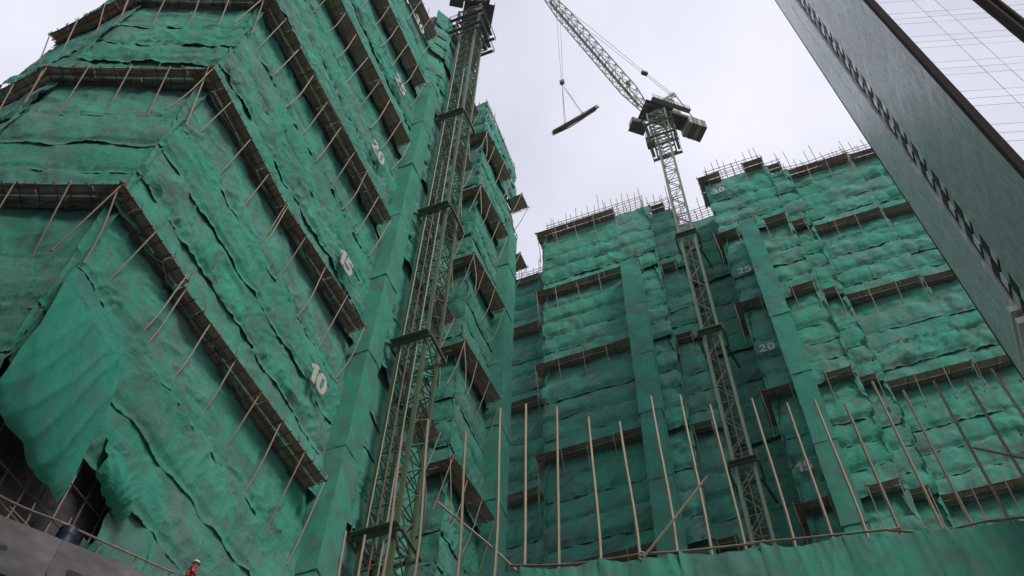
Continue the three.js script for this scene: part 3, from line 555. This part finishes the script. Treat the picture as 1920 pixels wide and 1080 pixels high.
// ---------------------------------------------------------------- glass office tower on the right
const glassTower = thing('office_tower', 'tall office tower on the right, mirror glass front and polished grey side wall', 'building', W3(18, -1.65, 36));
{
  const T = glassTower, G2 = [13.57, 26.75], G1 = [14.7, 45.4], top = 131;
  const fr = [0.9613, 0.2756];
  const fp = s => [G2[0] + fr[0] * s, G2[1] + fr[1] * s];
  const streak = tex(512, (u, v) => { const g = 0.88 + 0.16 * pn(u, v, 5, 41, 4) + 0.06 * noise.noise(u * 90, Math.sin(v * 6.283) * 3 + v * 0, 2) + 0.12 * noise.noise(u * 34, Math.sin(v * 6.283) * 2.5, 12) + (pn(u, v, 18, 3, 3) > 0.24 ? 0.08 : 0); return [g, g, g]; }, true, 1);
  const rough = tex(512, (u, v) => { const g = 0.55 + 0.22 * pn(u, v, 6, 61, 4) + 0.10 * noise.noise(u * 30, Math.sin(v * 6.283) * 2, 22); return [g, g, g]; }, false, 1);
  const STONE = [0.68, 0.65, 0.70].map(c => new THREE.MeshPhysicalMaterial({ color: new THREE.Color().setRGB(c, c * 1.01, c * 1.03), metalness: 0.5, roughness: 0.75, roughnessMap: rough, map: streak }));
  const STRIP = [0.86, 0.82].map(c => new THREE.MeshPhysicalMaterial({ color: new THREE.Color().setRGB(c, c * 1.01, c * 1.03), metalness: 0.5, roughness: 0.75, roughnessMap: rough, map: streak }));
  const TRIM = new THREE.MeshPhysicalMaterial({ color: new THREE.Color().setRGB(0.05, 0.038, 0.036), roughness: 0.9, specularIntensity: 0.25 }), DARK = new THREE.MeshPhysicalMaterial({ color: new THREE.Color().setRGB(0.022, 0.023, 0.026), roughness: 0.55, specularIntensity: 0.3 }), PALE = std(0.80, 0.80, 0.74, 0.35, { metalness: 0.6 });
  const back = [fp(14)[0] - 3.5, fp(14)[1] + 15];
  const ins = 0.3;
  mesh('inner_core', prism([[G2[0] + 0.55, G2[1] + 0.6], [fp(13.6)[0], fp(13.6)[1] + 0.5], back, [G1[0] + 0.5, G1[1] - 0.4]], 0, top).translate(-18, 0, 36), DARK, T);
  const dv = [G1[0] - G2[0], G1[1] - G2[1]], dl = Math.hypot(...dv), du = [dv[0] / dl, dv[1] / dl], rot = Math.atan2(-du[1], -du[0]); // wall runs G1 -> G2 with its face towards the towers
  const side = (name, s0, s1, y0, y1, out, th, m, parent = T) => {
    const w = (s1 - s0) * dl, g = new RoundedBoxGeometry(w, y1 - y0, th, 1, 0.012); const uvA = g.attributes.uv, p = g.attributes.position; const off = R() * 7;
    for (let i = 0; i < uvA.count; i++) uvA.setXY(i, (p.getX(i) + off) / 9, (p.getY(i) + y0) / 9);
    const c = (s0 + s1) / 2 * dl, me = mesh(name, g, m, parent); me.rotation.y = rot;
    const q = W3(G2[0] + du[0] * c - du[1] * (out - th / 2), (y0 + y1) / 2, G2[1] + du[1] * c + du[0] * (out - th / 2)).sub(T.position); me.position.copy(q); return me;
  };
  const FH = 4.3, yb = 26, nF = 24;
  for (let k = -6; k < nF; k++) {
    const y = yb + k * FH, a = y + 0.006, b = y + FH - 0.006, mt = STONE[(k + 12) % 3], mt2 = STRIP[(k + 13) % 2];
    if (y < -1.6) continue;
    side('wall_panel', 0.012, 0.532, a, b, 0, 0.25, mt); side('strip_panel', 0.655, 0.783, a, b, 0.16, 0.45, mt2); side('strip_panel', 0.789, 1.0, a, b, 0.16, 0.45, mt2);
    if (k < 2) { side('wall_panel', 0.536, 0.651, a, b, -0.28, 0.1, PALE); continue; }
    // recessed service bay: two staggered windows and a pale panel on each floor
    side('recess_panel', 0.536, 0.651, a, b, -0.09, 0.1, STONE[1]);
    for (const [s0, s1, ys, hs, hp] of [[0.537, 0.591, 2.5, 1.5, 1.35], [0.598, 0.650, 0.6, 1.3, 1.5]]) {
      const y1 = y + ys + 0.9 * (s0 > 0.59);
      side('recess_window', s0, s1, y1, y1 + hs, -0.03, 0.12, DARK);
      side('window_frame', s1 - 0.011, s1, y1 - hp, y1 - 0.01, -0.03, 0.12, DARK); side('window_frame', s0, s1 - 0.012, y1 - hp, y1 - hp + 0.2, -0.03, 0.12, DARK);
      side('window_pane', s0 + 0.004, s1 - 0.013, y1 - hp + 0.22, y1 - 0.03, -0.05, 0.1, PALE);
    }
  }
  side('corner_trim', -0.006, 0.010, 0, top, 0.07, 0.4, TRIM);
  side('edge_trim', 1.001, 1.012, 0, top, 0.19, 0.5, TRIM);
  // mirror glass front
  const GL = [[0.86, 0.87, 0.88], [0.82, 0.84, 0.86], [0.89, 0.89, 0.90]].map(c => new THREE.MeshPhysicalMaterial({ color: new THREE.Color().setRGB(...c), metalness: 1, roughness: 0.06 }));
  const frot = Math.atan2(fr[1], fr[0]), nrm = [fr[1], -fr[0]];
  const front = (name, s0, s1, y0, y1, out, th, m, jig = 0) => {
    const me = mesh(name, new THREE.BoxGeometry(s1 - s0, y1 - y0, th), m, T); me.rotation.set((R() - 0.5) * jig, frot + (R() - 0.5) * jig, 0, 'YXZ');
    const c = (s0 + s1) / 2, p = fp(c); me.position.copy(W3(p[0] + nrm[0] * (out - th / 2), (y0 + y1) / 2, p[1] + nrm[1] * (out - th / 2)).sub(T.position)); return me;
  };
  const cols = [0.11, 2.74, 4.07, 6.62]; const cols2 = [7.55, 10.1, 11.4, 14.0];
  const fb = 41.9 - FH * 2;
  for (let k = 0; k < 16; k++) for (const cs of [cols, cols2]) for (let c = 0; c < 3; c++) {
    const y = fb + k * FH; if (cs === cols2 && k < 2) continue;
    for (const [a, b] of [[0, 2.36], [2.36, 3.33], [3.33, FH]]) front('glass_pane', cs[c] + 0.014, cs[c + 1] - 0.014, y + a + 0.017, y + b - 0.017, 0, 0.05, GL[Math.floor(R() * 3)], 0.006);
  }
  front('glass_wall', 0.11, 14, fb + 16 * FH + 0.02, top - 0.05, 0, 0.06, GL[0]); front('glass_wall', 0.11, 14, 0, fb - 0.02, 0, 0.06, GL[0]);
  front('front_fin', 6.66, 6.84, 0, top, 0.35, 0.45, TRIM); front('front_fin', 7.28, 7.46, 0, top, 0.35, 0.45, TRIM); front('fin_glass', 6.86, 7.26, 0, top, 0.05, 0.06, GL[2]);
  front('corner_trim', -0.05, 0.09, 0, top, 0.06, 0.3, TRIM);
  // stone brackets low on the side wall
  for (const y of [44.2, 45.3]) side('stone_bracket', 0.60, 0.80, y, y + 0.5, 0.75, 0.6, PALE);
}

// ---------------------------------------------------------------- street-side scaffold fence with uprights
const fence = thing('perimeter_fence', 'low green net fence on bamboo rails along the bottom, tall bamboo poles standing behind', 'fence', W3(-2, DECK, 30));
{
  const T = fence, TOP = 27.0, line = [[-18.5, 26.55], [-11.2, 28.85], [7.1, 32.55], [24, 35.9]];
  for (let s = 0; s < 3; s++) {
    const f = wallFrame(line[s], line[s + 1]), n = Math.max(1, Math.round(f.L / 3.3)), w = f.L / n;
    if (s > 0) for (let i = 0; i < n; i++) {
      const nx = 40, ny = 44, H = 6.2, sd = 60 + s * 20 + i, pos = [], uv = [], idx = [];
      for (let j = 0; j <= ny; j++) for (let k = 0; k <= nx; k++) {
        const u = w * k / nx, v = -H + H * j / ny, q = k / nx, fall = 1 - j / ny;
        const sc = 0.34 * Math.sin(Math.PI * q) * Math.exp(-fall * 7) * (0.7 + 0.5 * N2(i * 1.3, s, 5));
        const d = 0.12 + 0.10 * Math.sin(Math.PI * q) * (1 - Math.exp(-fall * 8)) + 0.10 * ridge(N2(u * 0.55 + fall * 0.6, fall * 0.9, sd)) + 0.06 * ridge(N2(u * 1.5 - fall, fall * 0.7, sd + 3)) * (0.4 + Math.exp(-fall * 9)) + 0.05 * N2(u * 0.8, fall * 3, sd + 6);
        pos.push(u, v - sc, d); uv.push(u + sd * 1.7, v + sd);
      }
      for (let j = 0; j < ny; j++) for (let k = 0; k < nx; k++) { const a = j * (nx + 1) + k; idx.push(a, a + 1, a + nx + 2, a, a + nx + 2, a + nx + 1); }
      const g = new THREE.BufferGeometry(); g.setAttribute('position', new THREE.Float32BufferAttribute(pos, 3)); g.setAttribute('uv', new THREE.Float32BufferAttribute(uv, 2)); g.setIndex(idx); g.computeVertexNormals();
      const m = mesh('net_sheet', g, FENCE_NET[i % 3], T); m.position.copy(local(T, W3(line[s][0] + f.t[0] * w * i, TOP, line[s][1] + f.t[1] * w * i))); m.rotation.y = f.rot;
    }
    const P = (u, h, b = 0) => local(T, W3(line[s][0] + f.t[0] * u - f.n[0] * b, TOP + h, line[s][1] + f.t[1] * u - f.n[1] * b));
    if (s > 0) { let u = -0.4; while (u < f.L) { const l = 4 + R() * 2; cane('top_rail', T, P(u, 0.05 + R() * 0.05, -0.2), P(Math.min(f.L + 0.3, u + l), 0.05 + R() * 0.07, -0.2), 0.058); u += l - 0.5; } cane('lower_rail', T, P(0, -1.6, 0.1), P(f.L, -1.6, 0.1), 0.05); }
  }
  const ups = [[-18.35, 26.6, 29.3], [-17.5, 26.9, 29.0], [-16.4, 26.85, 34.9], [-15.55, 27.7, 36.6], [-13.85, 28.3, 35.7], [-12.35, 28.5, 37.0], [-11.2, 28.95, 37.3], [-9.83, 29.25, 37.0], [-8.25, 29.6, 35.9], [-6.8, 29.8, 35.2], [-5.4, 30.1, 36.9], [-4.0, 30.5, 36.8], [-2.65, 30.8, 35.8], [-0.85, 31.0, 35.9], [0.6, 31.35, 35.3], [1.75, 31.55, 35.2], [3.1, 31.8, 34.9], [4.6, 31.95, 36.0], [5.75, 32.3, 35.3], [7.05, 32.7, 35.8], [8.4, 32.95, 35.6], [9.8, 33.2, 36.2], [11.2, 33.5, 36]];
  for (const [x, d, h] of ups) cane('upright_pole', T, local(T, W3(x, DECK, d)), local(T, W3(x + (R() - 0.5) * 0.25, h, d + (R() - 0.5) * 0.25)), 0.075);
  cane('raking_pole', T, local(T, W3(-11.3, 26.9, 28.8)), local(T, W3(-15.1, 31.75, 28.6)), 0.06);
  cane('raking_pole', T, local(T, W3(-6.5, 26.7, 29.55)), local(T, W3(-3.36, 30.3, 29.6)), 0.06);
  cane('raking_pole', T, local(T, W3(9.4, 29.2, 32.4)), local(T, W3(7.2, 31.2, 32.6)), 0.055);
  const knot = new THREE.TorusKnotGeometry(0.09, 0.035, 48, 6, 2, 5); knot.translate(-6.45 + 2, 26.95 - DECK, -29.5 + 30); mesh('rope_tie', knot, STEEL_WHITE, T);
}

// ---------------------------------------------------------------- bamboo railing on the deck edge
const railing = thing('bamboo_railing', 'two-rail yellow bamboo guard railing on the concrete deck edge at lower left', 'railing', W3(-22.5, DECK, 19.6));
{
  const T = railing, a = [-25.35, 15.9], b = [-21.68, 21.6], f = wallFrame(a, b);
  const P = (u, h, bk = 0.25) => local(T, W3(a[0] + f.t[0] * u - f.n[0] * bk, DECK + h, a[1] + f.t[1] * u - f.n[1] * bk));
  for (const h of [0.42, 1.12]) for (const [u0, u1] of [[-0.3, 3.1], [2.6, f.L + 0.1]]) cane('rail', T, P(u0, h), P(u1, h + 0.05), 0.046);
  for (let u = 0.2; u < f.L; u += 1.3) { cane('post', T, P(u, 0, 0.33), P(u + 0.05, 1.2 + R() * 0.35, 0.33), 0.035); }
  cane('brace', T, P(0.1, 1.2, 0.4), P(2.2, 0.1, 0.4), 0.03); cane('brace', T, P(2.5, 0.05, 0.4), P(0.9, 1.6, 1.2), 0.03);
  cane('kick_rail', T, P(0, 0.1, 0.3), P(f.L, 0.1, 0.3), 0.05, true);
}
// blue drum behind the railing
const drum = thing('plastic_drum', 'dark blue plastic drum on the deck behind the bamboo railing', 'drum', W3(-24.1, DECK, 18.7)); drum.scale.setScalar(0.85);
{
  const BLUE = std(0.012, 0.03, 0.085, 0.45, { map: grainTex });
  const pr = [[0, 0], [0.40, 0], [0.43, 0.04], [0.43, 0.4], [0.455, 0.43], [0.455, 0.47], [0.43, 0.5], [0.43, 0.85], [0.455, 0.88], [0.455, 0.92], [0.43, 0.95], [0.43, 1.25], [0.40, 1.3], [0.36, 1.3], [0.36, 1.27], [0, 1.27]];
  mesh('body', new THREE.LatheGeometry(pr.map(p => new THREE.Vector2(...p)), 28), BLUE, drum);
  mesh('bung', new THREE.CylinderGeometry(0.06, 0.06, 0.05, 12).translate(0.2, 1.3, 0), CABLE, drum);
}

// ---------------------------------------------------------------- worker
function sdfMesh(bones, size, res, k, colorAt) {
  const mc = new MarchingCubes(res, new THREE.MeshBasicMaterial(), false, false, 120000); mc.isolation = 0;
  const h = res / 2; const A = new THREE.Vector3(), Pp = new THREE.Vector3();
  let q = 0;
  for (let z = 0; z < res; z++) for (let y = 0; y < res; y++) for (let x = 0; x < res; x++, q++) {
    Pp.set((x - h) / h * size, (y - h) / h * size, (z - h) / h * size); let d = 9;
    for (const [a, b, ra, rb] of bones) {
      const bx = b[0] - a[0], by = b[1] - a[1], bz = b[2] - a[2], l2 = bx * bx + by * by + bz * bz + 1e-9;
      const t = Math.max(0, Math.min(1, ((Pp.x - a[0]) * bx + (Pp.y - a[1]) * by + (Pp.z - a[2]) * bz) / l2));
      const e = Math.hypot(Pp.x - a[0] - bx * t, Pp.y - a[1] - by * t, Pp.z - a[2] - bz * t) - (ra + (rb - ra) * t);
      const m = Math.max(k - Math.abs(d - e), 0) / k; d = Math.min(d, e) - m * m * k * 0.25;
    }
    mc.field[q] = -d;
  }
  mc.update();
  const n = mc.count, pos = new Float32Array(n * 3), nor = new Float32Array(n * 3), col = new Float32Array(n * 3);
  for (let i = 0; i < n * 3; i++) { pos[i] = mc.positionArray[i] * size; nor[i] = mc.normalArray[i]; }
  for (let i = 0; i < n; i++) { const c = colorAt(pos[i * 3], pos[i * 3 + 1], pos[i * 3 + 2]); col.set(c, i * 3); }
  const g = new THREE.BufferGeometry(); g.setAttribute('position', new THREE.BufferAttribute(pos, 3)); g.setAttribute('normal', new THREE.BufferAttribute(nor, 3)); g.setAttribute('color', new THREE.BufferAttribute(col, 3)); return g;
}
const worker = thing('person', 'worker in red jacket and white helmet on the deck at bottom left', 'person', W3(-21.25, DECK, 21.95));
{
  // x right, y up, z towards the viewer; figure leans a little forward and holds a tool in front
  const b = [
    [[-0.09, -0.82, 0], [-0.09, -0.80, 0.14], 0.045, 0.035], [[0.10, -0.82, 0.04], [0.11, -0.80, 0.18], 0.045, 0.035],
    [[-0.09, -0.80, 0], [-0.095, -0.42, 0.04], 0.045, 0.062], [[-0.095, -0.42, 0.04], [-0.085, 0.0, 0], 0.064, 0.088],
    [[0.10, -0.80, 0.04], [0.10, -0.42, 0.06], 0.045, 0.062], [[0.10, -0.42, 0.06], [0.085, 0.0, 0], 0.064, 0.088],
    [[-0.05, 0.02, 0], [0.05, 0.02, 0], 0.115, 0.115], [[0, 0.05, 0], [0, 0.30, 0.03], 0.135, 0.15], [[-0.09, 0.36, 0.04], [0.09, 0.36, 0.04], 0.115, 0.115],
    [[-0.17, 0.43, 0.04], [0.17, 0.43, 0.04], 0.07, 0.07], [[0, 0.45, 0.05], [0, 0.56, 0.08], 0.058, 0.054],
    [[-0.20, 0.42, 0.04], [-0.25, 0.15, 0.06], 0.062, 0.05], [[-0.25, 0.15, 0.06], [-0.12, 0.08, 0.28], 0.048, 0.036],
    [[0.20, 0.42, 0.04], [0.27, 0.16, 0.06], 0.062, 0.05], [[0.27, 0.16, 0.06], [0.16, 0.18, 0.30], 0.048, 0.036],
    [[0, 0.63, 0.10], [0, 0.70, 0.09], 0.078, 0.088], [[0, 0.585, 0.135], [0, 0.61, 0.14], 0.05, 0.055], [[0, 0.635, 0.185], [0, 0.655, 0.178], 0.014, 0.010],
    [[-0.088, 0.645, 0.09], [-0.088, 0.675, 0.09], 0.016, 0.018], [[0.088, 0.645, 0.09], [0.088, 0.675, 0.09], 0.016, 0.018],
  ];
  const col = (x, y, z) => y > 0.54 ? [0.42, 0.25, 0.17] : y > 0.0 && !(z > 0.235) ? (Math.abs(y - 0.22) < 0.025 ? [0.6, 0.6, 0.5] : [0.62, 0.075, 0.07]) : z > 0.235 ? [0.42, 0.25, 0.17] : y < -0.74 ? [0.05, 0.04, 0.035] : [0.04, 0.05, 0.08];
  const hands = [];
  for (const [s, hx, hy, hz] of [[-1, -0.12, 0.08, 0.28], [1, 0.16, 0.18, 0.30]]) {
    hands.push([[hx, hy, hz], [hx - s * 0.015, hy, hz + 0.075], 0.026, 0.03]);
    for (let f = 0; f < 4; f++) { const o = (f - 1.5) * 0.019, l = [0.03, 0.036, 0.034, 0.026][f]; hands.push([[hx - s * 0.015, hy + o, hz + 0.08], [hx - s * 0.015, hy + o, hz + 0.08 + l], 0.0095, 0.009], [[hx - s * 0.015, hy + o, hz + 0.08 + l], [hx - s * 0.05, hy + o, hz + 0.10 + l * 0.6], 0.009, 0.008]); }
    hands.push([[hx - s * 0.02, hy + 0.02, hz + 0.02], [hx - s * 0.05, hy + 0.035, hz + 0.06], 0.011, 0.0095]);
  }
  const body = sdfMesh(b, 0.95, 130, 0.05, col), hg = sdfMesh(hands.map(q => [[q[0][0] - 0.02, q[0][1] - 0.13, q[0][2] - 0.35], [q[1][0] - 0.02, q[1][1] - 0.13, q[1][2] - 0.35], q[2], q[3]]), 0.24, 120, 0.008, () => [0.42, 0.25, 0.17]).translate(0.02, 0.13, 0.35);
  const fig = mergeGeometries([body, hg]); fig.translate(0, 0.865, 0);
  const m = mesh('body', fig, new THREE.MeshStandardMaterial({ vertexColors: true, roughness: 0.8 }), worker); m.rotation.y = 2.4;
  const hel = new THREE.LatheGeometry([[0.001, 0.155], [0.05, 0.15], [0.09, 0.125], [0.115, 0.08], [0.124, 0.02], [0.15, 0.0], [0.152, -0.008], [0.118, -0.004]].map(p => new THREE.Vector2(...p)), 24); hel.scale(0.98, 1, 1.12); hel.translate(0, 1.585, 0.1);
  const hm = mesh('helmet', hel, std(0.82, 0.82, 0.80, 0.35), worker); hm.rotation.y = 2.4;
  const eyes = sub('face', worker); eyes.rotation.y = 2.4;
  for (const s of [-1, 1]) { const e = new THREE.SphereGeometry(0.011, 10, 8); e.translate(s * 0.033, 0.865 + 0.668, 0.168); mesh('eye', e, CABLE, eyes); }
  const mo = new THREE.TorusGeometry(0.02, 0.005, 6, 12, Math.PI); mo.rotateZ(Math.PI); mo.translate(0, 0.865 + 0.602, 0.187); mesh('mouth', mo, RUST, eyes);
}

scene.fog = new THREE.FogExp2(0xdfe3ee, 0.0002);
renderer.render(scene, camera);
